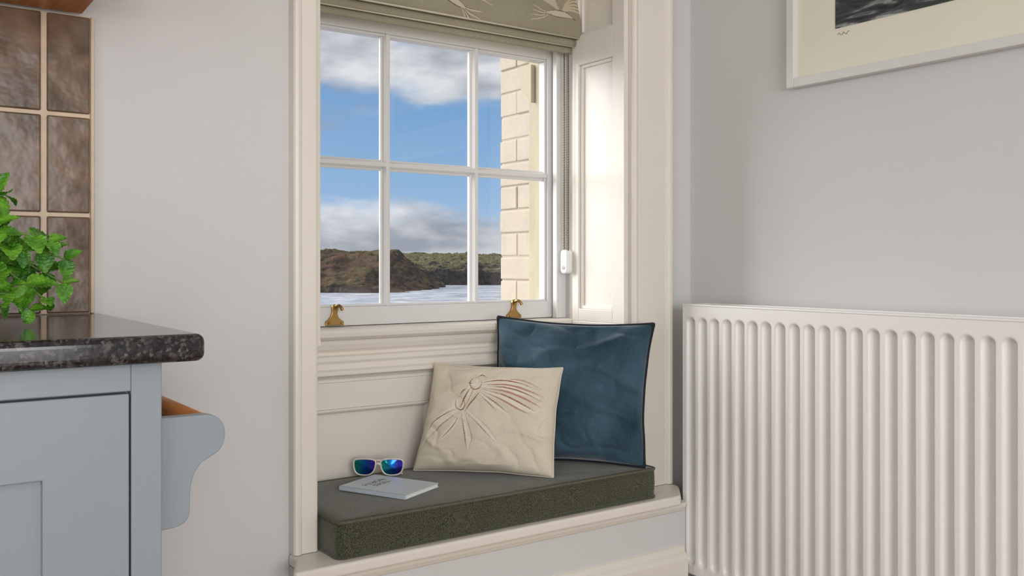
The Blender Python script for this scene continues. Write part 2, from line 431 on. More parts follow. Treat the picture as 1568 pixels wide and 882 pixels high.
def shutter(name, xw, sgn):
    b = MB()
    def bx(t, y0, y1, z0, z1):
        a, c = sorted((xw, xw+sgn*t)); b.box(a, c, y0, y1, z0, z1, 'cream')
    bx(.003, 1.852, 2.105, H-.16, oT)
    t = .017
    bx(t, 1.852, 1.900, H-.16, oT); bx(t, 2.045, 2.072, H-.16, oT)
    for z0, z1 in ((H-.16, H-.125), (H+.565, H+.65), (oT-.04, oT)):
        bx(t, 1.9001, 2.0449, z0, z1)
    for z0, z1 in ((H-.125, H+.565), (H+.65, oT-.04)):
        m = .009
        bx(.010, 1.900, 1.900+m, z0, z1); bx(.010, 2.045-m, 2.045, z0, z1); bx(.010, 1.900+m, 2.045-m, z0, z0+m); bx(.010, 1.900+m, 2.045-m, z1-m, z1)
    bx(.006, 1.852, 2.105, st, H-.175); bx(.018, 1.852, 2.07, H-.175, H-.16)
    b.obj(name, .003, P)
shutter('shutter_panel_right', oR, -1); shutter('shutter_panel_left', oL, 1)
b = MB(); b.box(oL, oR, 1.852, 2.12, oT-.012, oT, 'cream'); b.obj('head_lining', .002, P)

b = MB()
zt3 = 2.12
b.prism([(1.688, 1.8515), (1.688, 1.836), (1.691, 1.831), (1.697, 1.829), (1.703, 1.831), (1.706, 1.833), (1.808, 1.833), (1.811, 1.828), (1.818, 1.825), (1.826, 1.825), (1.831, 1.829), (1.832, 1.8515)], 'z', .389, zt3, 'cream')
b.obj('trim_1', .001)
b = MB()
b.prism([(.735, 1.8505), (.735, 1.824), (.738, 1.820), (.744, 1.818), (.750, 1.820), (.753, 1.823), (.783, 1.823), (.788, 1.825), (.7905, 1.830), (.791, 1.8505)], 'z', .389, zt3, 'cream')
b.obj('trim_2', .001)
b = MB(); b.box(.735, 1.832, 1.826, 1.8505, zt3, zt3+.1, 'cream'); b.obj('trim_3', .004)

b = MB()
b.prism([(.792, 2.118), (.792, 1.8495), (.734, 1.8495), (.733, 1.808), (.694, 1.725), (.700, 1.72), (1.748, 1.72), (1.756, 1.724), (1.826, 1.80), (1.832, 1.82), (1.832, 1.8495), (1.688, 1.8495), (1.688, 2.118)], 'z', .362, .388, 'cream')
b.obj('window_seat_board', .011, seg=5)
b = MB(); b.prism([(1.752, .3618), (1.738, .3618), (1.740, .350), (1.746, .340), (1.752, .336)], 'x', .735, 1.79, 'cream'); b.obj('trim_4', .001)
b = MB(); b.box(.735, 1.80, 1.752, 1.85, 0, .3618, 'wall'); b.obj('wall_seat_apron')
b = MB(); b.prism([(1.752, 0), (1.732, 0), (1.732, .215), (1.736, .225), (1.744, .232), (1.746, .245), (1.752, .248)], 'x', .735, 1.79, 'cream'); b.obj('baseboard_seat')
b = MB(); b.box(XR-.018, XR, YS, 1.72, 0, .13, 'cream'); b.obj('baseboard_east', .004)

# ---------------------------------------------------------------- seat cushion
b = MB()
x0, x1, y0, y1, z0, z1 = .797, 1.686, 1.742, 2.100, .3885, .465
def rrect(x0, x1, y0, y1, r, n=5):
    out = []
    for cx, cy, a0 in ((x1-r, y1-r, 0), (x0+r, y1-r, 90), (x0+r, y0+r, 180), (x1-r, y0+r, 270)):
        for i in range(n+1):
            a = math.radians(a0+90*i/n); out.append((cx+r*math.cos(a), cy+r*math.sin(a)))
    return out
base = rrect(x0, x1, y0, y1, .016)
def dens(P, d=.02):
    out = []
    for i in range(len(P)):
        a = Vector(P[i]); c = Vector(P[(i+1) % len(P)]); n = max(1, int((c-a).length/d))
        for k in range(n): out.append(a+(c-a)*k/n)
    return out
loop = dens([(p[0], p[1]) for p in base])
cx, cy = (x0+x1)/2, (y0+y1)/2
rings = [(0.997, z0), (1.0, z0+.006), (1.004, (z0+z1)/2), (1.0, z1-.005), (.994, z1-.001), (.93, z1+.001), (.8, z1+.003), (.5, z1+.004), (.02, z1+.004)]
vs = []; n = len(loop)
for s_, zz in rings:
    for p in loop:
        w = noise.noise(Vector((p[0]*9, p[1]*9, zz*12)))*.0018
        ix = cx+(p[0]-cx)*s_; iy = cy+(p[1]-cy)*s_
        vs.append((ix, iy-w if s_ > .98 else iy, zz+(w if .1 < s_ < .97 else 0)))
fs = [(i*n+j, i*n+(j+1) % n, (i+1)*n+(j+1) % n, (i+1)*n+j) for i in range(len(rings)-1) for j in range(n)]
fs.append(tuple(range(n-1, -1, -1))); fs.append(tuple(range((len(rings)-1)*n, len(rings)*n)))
b.add(vs, fs, 'olive', True)
for zz, kk in ((z1-.002, 'welt'), (z0+.004, 'olive')):
    b.tube([(p[0], p[1], zz) for p in loop], .0036, kk, 8, closed=True)
b.obj('window_seat_cushion')

# ---------------------------------------------------------------- pillows
def pillow(name, c, Tf, Tb, mk, pipe=None, conc=.05, seed=0, zmin=.471, power=.42, wr=1.0, sag=.12, G=90):
    BL, BR, TR, TL = [Vector(p) for p in c]
    n = (BR-BL).cross(TL-BL).normalized()
    if n.y > 0: n = -n
    bell = lambda x, s_: math.exp(-(x/s_)**2)
    def P(u, v, side, off=0):
        uu = u*(1-conc*(1-v*v)); vv = v*(1-conc*(1-u*u))
        uu += .012*noise.noise(Vector((v*2.3, seed, u)))*abs(u); vv += .016*noise.noise(Vector((u*2.3, seed+5, v)))*abs(v)
        s, t = (uu+1)/2, (vv+1)/2
        q = BL*(1-s)*(1-t)+BR*s*(1-t)+TR*s*t+TL*(1-s)*t
        e = max(0, (1-u*u)*(1-v*v))
        h = (Tf if side > 0 else Tb)*e**power*(1-sag*v)
        r = max(abs(u), abs(v))
        w = noise.noise(Vector((u*1.6+seed, v*1.6, side*3)))*.012
        n1 = noise.noise(Vector((u*1.3+v*.5+seed*2, v*1.6-u*.4+seed, 1+side)))
        n2 = noise.noise(Vector((u*2.4+v*1.2+seed, v*2.6-u*1.2, 5+side)))
        w += (bell(n1, .14)*.007-bell(n2-.12, .12)*.004)*(.25+.75*r)
        cd = sstep(.5, .9, min(abs(u), abs(v)))*(1-sstep(.95, 1, r))
        ang = math.atan2(abs(v), abs(u)); w += math.sin((ang-.785)*22+seed)*.0025*cd
        gt = sstep(.1, .8, v)*(1-sstep(.85, 1, v)); w += math.sin(u*9+seed+.8*math.sin(v*3))*.0022*gt
        h += w*wr*min(1, e*5)
        q = q+n*side*(h+off)
        q.z = max(q.z, zmin)
        return q
    b = MB()
    f = lambda a: math.sin((a*2-1)*math.pi/2)
    b.grid(lambda i, j: P(f(i), f(j), 1), G, G, mk)
    uvs = [(f(i/G), f(j/G)) for j in range(G+1) for i in range(G+1)]
    b.grid(lambda i, j: P(f(i), f(j), -1), 60, 60, mk, flip=True)
    ring = []
    K = 30
    for k in range(K): ring.append(P(f(k/K), -1, 1))
    for k in range(K): ring.append(P(1, f(k/K), 1))
    for k in range(K): ring.append(P(f(1-k/K), 1, 1))
    for k in range(K): ring.append(P(-1, f(1-k/K), 1))
    if pipe: b.tube(ring, .0052, pipe, 8, closed=True)
    else: b.tube(ring, .0022, mk, 6, closed=True)
    return b, P, uvs
b, _, _ = pillow('blue', [(1.345, 2.03, .476), (1.634, 1.733, .476), (1.697, 1.766, .834), (1.410, 2.062, .848)], .062, .035, 'velvet', 'navy', .07, 3, wr=1.9, G=120)
b.obj('blue_velvet_cushion')
b, _, uvs = pillow('white', [(1.142, 2.048, .473), (1.383, 1.786, .472), (1.480, 1.873, .724), (1.222, 2.078, .734)], .062, .018, 'linen', None, .045, 11, wr=.85, G=300)
o = b.obj('linen_bird_print_cushion', fixn=False)
cv = Canvas(620, 870, 550, 745, 4)
PALE = lin(232,225,211); BRN = lin(138,94,70); PNK = lin(180,136,110)
fills = [([(712,640),(690,652),(668,668),(650,692)],5.5), ([(714,642),(704,660),(690,676),(672,692)],3.5), ([(716,642),(720,660),(724,680),(722,702)],5), ([(722,640),(738,655),(752,672),(764,686)],5), ([(712,636),(690,645),(656,678)],4),
 ([(735,600),(760,600),(790,606),(828,616)],6), ([(735,606),(768,616),(800,630),(826,640)],6), ([(738,596),(762,592),(790,593),(822,604)],5), ([(738,590),(732,604),(722,620),(712,640)],7), ([(742,612),(762,628),(784,644)],3.5), ([(708,622),(704,632),(710,640)],5)]
for p, w in fills: cv.stroke(p, w, PALE, .55)
lines = [([(738,586),(730,590),(727,598),(732,606),(741,604),(744,594),(738,586)],.8,BRN), ([(741,595),(765,590),(795,593),(826,603)],1.1,BRN), ([(744,598),(775,597),(805,603),(833,614)],1.5,PNK), ([(746,600),(778,602),(808,610),(831,622)],1.1,BRN), ([(747,603),(778,608),(808,619),(830,631)],1.6,PNK), ([(747,606),(778,615),(805,628),(826,640)],1.2,BRN), ([(746,609),(772,621),(796,634),(815,643)],1.5,PNK), ([(744,612),(765,627),(784,643)],1.0,BRN), ([(742,615),(756,628),(766,640)],.7,BRN),
  ([(768,593),(790,588),(812,592),(829,602)],.8,PNK), ([(728,604),(722,614),(716,626),(711,640)],1.1,BRN), ([(743,608),(735,620),(726,632),(719,643)],.9,BRN), ([(735,600),(730,612),(724,626),(716,640)],.7,PNK), ([(731,597),(725,597)],.7,BRN),
  ([(711,618),(705,626),(706,636),(714,640),(719,633),(717,623),(711,618)],.8,BRN), ([(708,638),(690,646),(668,662),(649,690)],.8,BRN), ([(711,641),(694,655),(676,670),(653,693)],.8,PNK), ([(712,643),(704,660),(690,676),(671,693)],.7,BRN), ([(714,645),(716,664),(718,684),(721,703)],.8,BRN), ([(719,644),(724,662),(728,682),(723,702)],.7,PNK), ([(721,644),(736,658),(748,672),(763,688)],.8,BRN), ([(724,640),(740,653),(754,668),(766,686)],.7,PNK), ([(711,618),(716,610),(722,606)],.7,BRN), ([(738,586),(744,581),(751,585)],.7,BRN)]
for p, w, c in lines: cv.stroke(p, w*1.0, c, 1)
crd = []
for u, v in uvs:
    s_ = (v+1)/2; L_ = 634+38*s_; R_ = 838+17*s_
    crd.append((L_+(u+1)/2*(R_-L_), 730-s_*165))
paint(o, 0, crd, cv)

# ---------------------------------------------------------------- sunglasses
E = empty('sunglasses')
rdir = Vector((.817, -.576, 0)); fdir = Vector((.576, .817, 0)); cen = Vector((1.045, 2.050, .4705))
def G3(a, d, z): return cen+rdir*a+fdir*d+Vector((0, 0, z))
lensout = [(-.026,.036),(-.012,.040),(.010,.040),(.024,.037),(.0275,.028),(.025,.012),(.017,.003),(.004,0.0005),(-.012,.002),(-.022,.010),(-.027,.024)]
b = MB()
for sgn in (-1, 1):
    pr = catmull([(x*sgn+sgn*.0335, z) for x, z in lensout], 5, True)
    crv = lambda p: -.006+abs(p.x)**2*1.5
    b.tube([G3(p.x, crv(p)-.0, p.y+.003) for p in pr], .0022, 'clearframe', 8, closed=True)
    lb = MB(); m_ = Vector((sum(p.x for p in pr)/len(pr), sum(p.y for p in pr)/len(pr)))
    vs = [G3(m_.x, crv(m_)-.003, m_.y+.003)]+[G3(m_.x+(p.x-m_.x)*.5, crv(p)-.0025, m_.y+(p.y-m_.y)*.5+.003) for p in pr]+[G3(p.x, crv(p), p.y+.003) for p in pr]
    n = len(pr); fs = [(0, 1+i, 1+(i+1) % n) for i in range(n)]+[(1+i, 1+n+i, 1+n+(i+1) % n, 1+(i+1) % n) for i in range(n)]
    lb.add(vs, fs, 'lens', True); lb.obj('lens_left' if sgn < 0 else 'lens_right', 0, E)
    tp = catmull([G3(sgn*.062, .003, .035), G3(sgn*.062, .012, .035), G3(sgn*.045, .0155+.003*sgn, .033), G3(-sgn*.02, .017+.004*sgn, .024), G3(-sgn*.05, .018+.004*sgn, .006), G3(-sgn*.058, .018+.004*sgn, .003)], 5)
    b.tube(tp, .0024, 'clearframe', 8)
b.tube(catmull([G3(-.008, -.004, .028), G3(0, -.006, .032), G3(.008, -.004, .028)], 5), .003, 'clearframe', 8)
b.tube(catmull([G3(-.01, -.003, .039), G3(0, -.005, .040), G3(.01, -.003, .039)], 5), .0022, 'clearframe', 8)
b.obj('frame', 0, E)

# ---------------------------------------------------------------- booklet
E = empty('booklet')
def bk(name, z0, z1, k, w, l, bev=0):
    b = MB(); b.box(-l/2, l/2, -w/2, w/2, z0, z1, k); o = b.obj(name, bev, E); return o
bk('pages', .0012, .0085, 'pages', .130, .182)
bk('cover_back', 0, .0012, 'cover', .134, .186, .0004); bk('cover_front', .0085, .0097, 'cover', .134, .186, .0004)
b = MB(); b.box(-.093, .093, -.067, -.0655, 0, .0097, 'cover'); b.obj('spine', 0, E)
def text(s, size, loc, rot, k, parent):
    cu = bpy.data.curves.new('title', 'FONT'); cu.body = s; cu.size = size; cu.extrude = .0001; cu.align_x = 'CENTER'
    cu.materials.append(M[k]); o = bpy.data.objects.new('title', cu); C.objects.link(o); o.location = loc; o.rotation_euler = rot; o.parent = parent; return o
text('TIDES', .022, (-.030, .0, .0099), (0, 0, math.radians(-90)), 'ink', E)
text('NORTH', .022, (-.052, .0, .0099), (0, 0, math.radians(-90)), 'ink', E)
E.location = (1.008, 1.922, .4705); E.rotation_euler = (0, 0, math.radians(-64))

# ---------------------------------------------------------------- roman blind
E = empty('roman_blind')
def sheet(name, prof, xa, xb_, k='blindfab', th=.0015, nx=40, sub=6, cv=None):
    b = MB(); pts = catmull(prof, sub); L = len(pts)
    def Pf(i, j):
        p = pts[min(L-1, int(round(j*(L-1))))]; x = xa+(xb_-xa)*i
        w = noise.noise(Vector((x*5, p.y*6, prof[0][0]*40)))*.002
        return (x, p.x+w, p.y)
    b.grid(Pf, nx, L-1, k); o = b.obj(name, 0, E, fixn=False)
    if cv: paint(o, 0, [(xa+(xb_-xa)*i/nx, pts[j].y) for j in range(L) for i in range(nx+1)], cv)
    m = o.modifiers.new('thick', 'SOLIDIFY'); m.thickness = th
cv = Canvas(.80, 1.68, 1.60, 1.97, 1100)
CR = lin(198,190,168); RU = lin(150,98,64); BR2 = lin(104,82,66)
def bird(ox, oz, sc, fl, rot=0):
    ca, sa = math.cos(rot), math.sin(rot)
    def q(pts): return [(ox+fl*sc*(x*ca-z*sa), oz+sc*(x*sa+z*ca)) for x, z in pts]
    for i in range(6):
        a = .010+i*.013; l = .13-.008*i
        cv.stroke(q([(0, .006), (l*.35, .014+a*.5), (l*.7, .012+a*.9), (l, a)]), .0055*sc, CR, .85)
        cv.stroke(q([(0, .007), (l*.35, .018+a*.5), (l*.7, .016+a*.9), (l*.97, a+.002)]), .0017*sc, RU, .95)
    for i in range(5):
        a = .016+i*.012; l = .10-.006*i
        cv.stroke(q([(-.005, .006), (-l*.35, .02+a*.6), (-l*.7, .02+a), (-l, a*1.1)]), .0048*sc, CR, .85)
        cv.stroke(q([(-.005, .007), (-l*.35, .024+a*.6), (-l*.7, .024+a), (-l*.97, a*1.1+.002)]), .0015*sc, RU, .95)
    for i in range(4):
        cv.stroke(q([(.03, -.012), (.06, -.018-.008*i), (.10, -.016-.018*i)]), .0035*sc, CR, .85)
        cv.stroke(q([(.03, -.012), (.06, -.016-.008*i), (.098, -.014-.018*i)]), .0013*sc, BR2, .9)
    cv.stroke(q([(-.045, .006), (-.015, .004), (.015, -.006), (.045, -.018)]), .012*sc, CR, .95)
    cv.stroke(q([(-.050, .010), (-.02, .014), (.015, .004), (.046, -.014)]), .0017*sc, BR2, 1)
    cv.stroke(q([(-.050, .004), (-.02, -.007), (.015, -.018), (.046, -.024)]), .0015*sc, BR2, 1)
    cv.stroke(q([(-.050, .006), (-.062, .003)]), .0015*sc, BR2, 1)
for a in ((1.24, 1.678, 1.0, 1, -.1), (1.60, 1.69, .9, -1, .3), (.94, 1.68, .9, -1, .2), (1.42, 1.82, 1, -1, 0), (1.06, 1.83, 1, 1, .2)): bird(*a)
sheet('front_fold', [(2.085, 1.965), (2.078, 1.85), (2.06, 1.76), (2.038, 1.69), (2.034, 1.65), (2.042, 1.632), (2.056, 1.640), (2.064, 1.70)], .806, 1.672, 'blindprint', nx=600, sub=40, cv=cv)
sheet('middle_fold', [(2.084, 1.75), (2.066, 1.66), (2.056, 1.622), (2.062, 1.612), (2.072, 1.625), (2.078, 1.68)], .806, 1.672)
sheet('lower_fold', [(2.088, 1.74), (2.080, 1.64), (2.074, 1.602), (2.080, 1.594), (2.088, 1.605), (2.09, 1.66)], .806, 1.672)
b = MB()
b.tube([(.806, 2.0415, 1.6305), (1.672, 2.0415, 1.6305)], .0028, 'pale', 8); b.tube([(.806, 2.0615, 1.6105), (1.672, 2.0615, 1.6105)], .0026, 'pale', 8)
b.box(.806, 1.672, 2.08, 2.11, 1.935, 1.965, 'white')
b.obj('hem_rods_and_headrail', 0, E)

b = MB(); E2 = empty('blind_chain')
z = 1.60
while z > H+.036:
    for dy in (-.009, .009): b.sphere((1.660, 2.084+dy, z), .0028, 'chain', 6, 4)
    z -= .0072
for dy in (-.009, .009): b.tube([(1.660, 2.084+dy, 1.6), (1.660, 2.084+dy, H+.036)], .0012, 'chain', 6)
b.obj('bead_chain', 0, E2)
b = MB()
pr = rrect(2.084-.015, 2.084+.015, H-.026, H+.042, .011)
b.prism([(p[0], p[1]) for p in pr], 'x', 1.650, 1.672, 'plastic'); b.sphere((1.649, 2.084, H-.008), .006, 'plastic', 12, 8)
b.obj('chain_tensioner', .004, E2, seg=3)

# ---------------------------------------------------------------- radiator
E = empty('radiator')
ya, yb = .35, 1.768; zt4, zb4 = H-.110, .17; xf = 1.806
pitch = .0417
b = MB()
ny = int((yb-ya-.012)/pitch*16)
zs = [zb4, zb4+.02, zb4+.026, zb4+.032, zb4+.038, zb4+.05]+[zb4+.1+i*.1 for i in range(5)]+[zt4-.055+i*.0025 for i in range(13)]+[zt4-.02, zt4]
zs = sorted(set(round(z, 4) for z in zs if z <= zt4))
yy = [ya+.006+(yb-ya-.012)*i/ny for i in range(ny+1)]
vs = []; fs = []
for z in zs:
    for y in yy:
        ph = ((yb-.03-y)/pitch) % 1.0; dy = min(ph, 1-ph)*pitch
        inside = y < yb-.012 and y > ya+.012
        te, be = zt4-.045, zb4+.04
        d = dy
        if z > te: d = math.hypot(dy, z-te)
        if z < be: d = math.hypot(dy, be-z)
        dep = .019*(1-sstep(.004, .0165, d)) if inside else 0
        vs.append((xf+dep, y, z))
n = len(yy)
fs = [(j*n+i, j*n+i+1, (j+1)*n+i+1, (j+1)*n+i) for j in range(len(zs)-1) for i in range(n-1)]
b.add(vs, fs, 'rad', True); b.obj('fluted_front_panel', 0, E)
b = MB()
b.box(xf+.001, xf+.022, ya, ya+.006, zb4, zt4, 'rad'); b.box(xf+.022, XR-.02, ya-.001, ya+.003, zb4, zt4+.004, 'rad'); b.box(xf, XR-.02, yb-.006, yb-.0, zb4, zt4+.004, 'rad')
b.box(xf+.024, XR-.034, ya+.01, yb-.01, zb4+.03, zt4-.03, 'rad')
b.box(XR-.034, XR-.022, ya, yb-.007, zb4, zt4, 'rad')
b.box(xf-.001, xf+.010, ya, yb, zt4, zt4+.005, 'rad'); b.box(XR-.028, XR-.020, ya, yb-.001, zt4, zt4+.005, 'rad')
y = ya+.01
while y < yb-.01:
    b.box(xf+.010, XR-.028, y, y+.006, zt4-.003, zt4+.002, 'rad'); y += .014
for y in (.55, 1.55): b.box(XR-.022, XR-.0005, y, y+.03, .3, .8, 'rad')
b.tube([(xf+.05, yb-.03, zb4+.03), (xf+.05, yb-.03, 0)], .0075, 'rad', 10); b.tube([(xf+.05, ya+.03, zb4+.03), (xf+.05, ya+.03, 0)], .0075, 'rad', 10)
b.obj('casing_and_grille', .0015, E)

# ---------------------------------------------------------------- framed picture
E = empty('framed_picture')
fy0, fy1, fz0, fz1 = .62, 1.4986, H+.4387, H+1.20
b = MB(); w = .022; xa_, xb_ = XR-.026, XR
def fr(y0_, y1_, z0_, z1_): b.box(xa_, xb_-.0005, y0_, y1_, z0_, z1_, 'white')
fr(fy0, fy0+w, fz0, fz1); fr(fy1-w, fy1, fz0, fz1); fr(fy0+w, fy1-w, fz0, fz0+w); fr(fy0+w, fy1-w, fz1-w, fz1)
b.obj('frame', .002, E)
b = MB(); b.box(XR-.010, XR-.004, fy0+w-.002, fy1-w+.002, fz0+w-.002, fz1-w+.002, 'matboard'); b.obj('mat_board', 0, E)
b = MB(); b.box(XR-.0115, XR-.010, fy0+.133, 1.366, H+.563, fz1-.13, 'art'); b.obj('seascape_print', 0, E)
b = MB(); b.tube([(XR-.0105, 1.36-i*.004, H+.548+.004*math.sin(i*1.9)) for i in range(9)], .0005, 'ink', 5); b.obj('signature', 0, E)

# ---------------------------------------------------------------- kitchen corner
E = empty('base_cabinet')
cx1 = .324; cyf = 1.250; ct = .9-.036
b = MB()
cl = -1.6
b.box(cl, cx1, cyf+.02, 1.845, .1, ct, 'blue')
b.box(cl, cx1-.03, cyf+.06, 1.84, 0, .1, 'blue')
b.box(cl, .286, cyf, cyf+.02, ct-.036, ct, 'blue')
b.box(cl, .286, cyf, cyf+.02, .1, .14, 'blue')
b.box(.286, cx1, cyf, cyf+.02, .1, ct, 'blue')
b.box(-.255, -.215, cyf, cyf+.02, .14, ct-.036, 'blue'); b.box(-.80, -.76, cyf, cyf+.02, .14, ct-.036, 'blue')
b.obj('carcass_and_face_frame', .0015, E)
for nm, d0, d1 in (('door_panel_a', -.212, .2835), ('door_panel_b', -.757, -.258), ('door_panel_c', -1.3, -.803)):
    b = MB(); b.ringy(d0, d1, .143, ct-.039, .100, .098, cyf-.001, cyf+.0195, .010, 'blue')
    b.obj(nm, .0015, E)
b = MB(); b.box(cl, .372, 1.218, 1.849, ct, .9, 'granite'); b.obj('granite_worktop', .011, seg=5)

E = empty('towel_rail')
prof = [(.325,.203),(.350,.2035),(.375,.2035),(.392,.2045),(.405,.211),(.412,.224),(.412,.240),(.405,.254),(.392,.262),(.379,.270),(.370,.285),(.366,.305),(.365,.332),(.360,.344),(.348,.350),(.325,.352)]
pp = catmull([(x, H-d) for x, d in prof], 4)
for nm, y in (('bracket_front', 1.268), ('bracket_back', 1.72)):
    b = MB(); b.prism([(p.x, p.y) for p in pp], 'y', y, y+.02, 'blue'); b.obj(nm, .0015, E)
b = MB(); b.tube([(.386, 1.28, H-.221), (.386, 1.73, H-.221)], .016, 'wood', 16); b.obj('rail', 0, E)

b = MB(); b.box(-1.6, .350, 1.839, 1.85, .9, 1.445, 'grout'); b.box(.350, .357, 1.836, 1.85, .9, 1.445, 'grout')
cols = [(.277, .3485)]; x = .2695
while x > -1.5: cols.append((x-.176, x-.002)); x -= .182
rows = [(.902, H+.0865), (H+.0935, H+.268), (H+.275, H+.452)]
for z0_, z1_ in rows:
    for c0, c1 in cols: b.box(c0, c1, 1.8355, 1.843, z0_, z1_, 'tile')
b.obj('trim_tiled_splashback', .003, seg=3)
E = empty('wall_cabinet')
b = MB(); b.box(-1.2, .335, 1.53, 1.833, 1.446, 2.2, 'wood'); b.box(-1.2, .345, 1.51, 1.53, 1.44, 2.21, 'blue'); b.obj('carcass', .003, E)

# ---------------------------------------------------------------- mint
E = empty('potted_mint_plant')
px_, py_ = .085, 1.56
b = MB()
b.lathe([(.001, .9005), (.042, .9005), (.045, .905), (.056, .985), (.060, 1.0), (.057, 1.002), (.053, .99), (.001, .985)], px_, py_, 'pot'); b.obj('pot', 0, E)
b = MB(); b.lathe([(.001, .988), (.053, .988)], px_, py_, 'soil'); b.obj('soil', 0, E)
lf = MB(); sm = MB()
def leaf(base, d, up, size):
    d = d.normalized(); side = d.cross(up)
    if side.length < .1: side = d.cross(Vector((1, 0, 0)))
    side.normalize(); nn = side.cross(d)
    NL, NW = 24, 8; cr = random.uniform(-.3, .5); tw = random.uniform(-.3, .3)
    def Pf(i, j):
        t = j; u = i*2-1
        w = .40*math.sin(math.pi*min(1, t**.75))**.8*(1-.25*t)
        w *= 1+.16*((t*8) % 1.0)*abs(u)
        y = t; x = u*w
        bulge = -.22*t*t*(1+cr)+.16*abs(u)*w*2+.035*math.sin(t*44+abs(u)*2)*abs(u)
        q = base+(d*y+side*x+nn*(bulge+tw*x*t))*size
        q.z = max(q.z, .9035)
        return q
    lf.grid(Pf, NW, NL, 'leaf')
tips = [(.172,1.52,H+.10),(.195,1.50,H+.02),(.232,1.50,H+.034),(.250,1.50,H+.008),(.252,1.52,H-.028),(.222,1.49,H-.050),(.205,1.50,H-.065),(.172,1.46,H-.030),(.165,1.50,H+.045),(.21,1.54,H-.01),(.08,1.5,H+.12),(.03,1.5,H+.08),(.0,1.56,H+.06),(.1,1.62,H+.12),(.16,1.44,H-.055)]
for t in tips:
    t = Vector(t); b0 = Vector((px_+random.uniform(-.02, .02), py_+random.uniform(-.02, .02), .985))
    mid = (b0+t)/2+Vector((0, 0, .035)); pts = catmull([b0, mid, t], 8)
    sm.tube(pts, .0016, 'stem', 6)
    L = len(pts)
    for kk, fr_ in enumerate((.6, .82, 1.0)):
        p = pts[min(L-1, int(fr_*(L-1)))]; ax = (pts[min(L-1, int(fr_*(L-1))+1)]-pts[max(0, int(fr_*(L-1))-1)]).normalized()
        a0 = random.uniform(0, 3.14)
        q = ax.cross(Vector((0, 0, 1))).normalized(); w = ax.cross(q)
        for s_ in (0, math.pi):
            a = a0+s_; d = (q*math.cos(a)+w*math.sin(a))*.9+ax*.55+Vector((0, 0, -.05))
            leaf(p, d, Vector((-.2, -.6, 1))+ax*.2, random.uniform(.034, .046)*(.7 if fr_ == 1.0 else 1))
sm.obj('stems', 0, E); lf.obj('leaves', 0, E, fixn=False)

# ---------------------------------------------------------------- landscape outside
sea = H-30
def m_land(name, cols, rock0, rock1, th=1.0):
    m, nt, p = newmat(name)
    g = N(nt, 'ShaderNodeNewGeometry'); sp = N(nt, 'ShaderNodeSeparateXYZ'); nt.links.new(g.outputs['Normal'], sp.inputs[0])
    tc = N(nt, 'ShaderNodeTexCoord')
    n1 = N(nt, 'ShaderNodeTexNoise'); n1.inputs['Scale'].default_value = .022; n1.inputs['Detail'].default_value = 10; n1.inputs['Roughness'].default_value = .65
    nt.links.new(tc.outputs['Object'], n1.inputs['Vector'])
    c1 = N(nt, 'ShaderNodeValToRGB'); e = c1.color_ramp.elements
    e[0].position = .36; e[0].color = cols[0]; e[1].position = .64; e[1].color = cols[3]
    k = e.new(.46); k.color = cols[1]; k = e.new(.55); k.color = cols[2]
    nt.links.new(n1.outputs['Fac'], c1.inputs[0])
    n2 = N(nt, 'ShaderNodeTexNoise'); n2.inputs['Scale'].default_value = .14; n2.inputs['Detail'].default_value = 9; n2.inputs['Roughness'].default_value = .65
    nt.links.new(tc.outputs['Object'], n2.inputs['Vector'])
    c2 = N(nt, 'ShaderNodeValToRGB'); e = c2.color_ramp.elements
    e[0].position = .38; e[0].color = rock0; e[1].position = .68; e[1].color = rock1
    nt.links.new(n2.outputs['Fac'], c2.inputs[0])
    ad = N(nt, 'ShaderNodeMath', operation='MULTIPLY_ADD'); nt.links.new(n2.outputs['Fac'], ad.inputs[0]); ad.inputs[1].default_value = .5; nt.links.new(sp.outputs['Z'], ad.inputs[2])
    c3 = N(nt, 'ShaderNodeMapRange'); c3.inputs['From Min'].default_value = th; c3.inputs['From Max'].default_value = th+.2
    nt.links.new(ad.outputs[0], c3.inputs['Value'])
    mx = N(nt, 'ShaderNodeMix', data_type='RGBA'); nt.links.new(c3.outputs[0], mx.inputs[0]); nt.links.new(c2.outputs[0], mx.inputs[6]); nt.links.new(c1.outputs[0], mx.inputs[7])
    nt.links.new(mx.outputs[2], p.inputs['Base Color']); p.inputs['Roughness'].default_value = .95; p.inputs['Specular IOR Level'].default_value = .1
    bp = N(nt, 'ShaderNodeBump'); bp.inputs['Strength'].default_value = .7; bp.inputs['Distance'].default_value = 5
    nt.links.new(n2.outputs['Fac'], bp.inputs['Height']); nt.links.new(bp.outputs[0], p.inputs['Normal'])
    return m
M['land_near'] = m_land('heather_moor', [lin(58,46,38), lin(104,76,60), lin(84,80,50), lin(112,94,64)], lin(32,27,27), lin(92,78,70), .98)
M['land_far'] = m_land('cliff_top_pasture', [lin(84,80,50), lin(116,114,74), lin(98,94,58), lin(140,132,94)], lin(36,34,38), lin(88,82,82), 1.08)
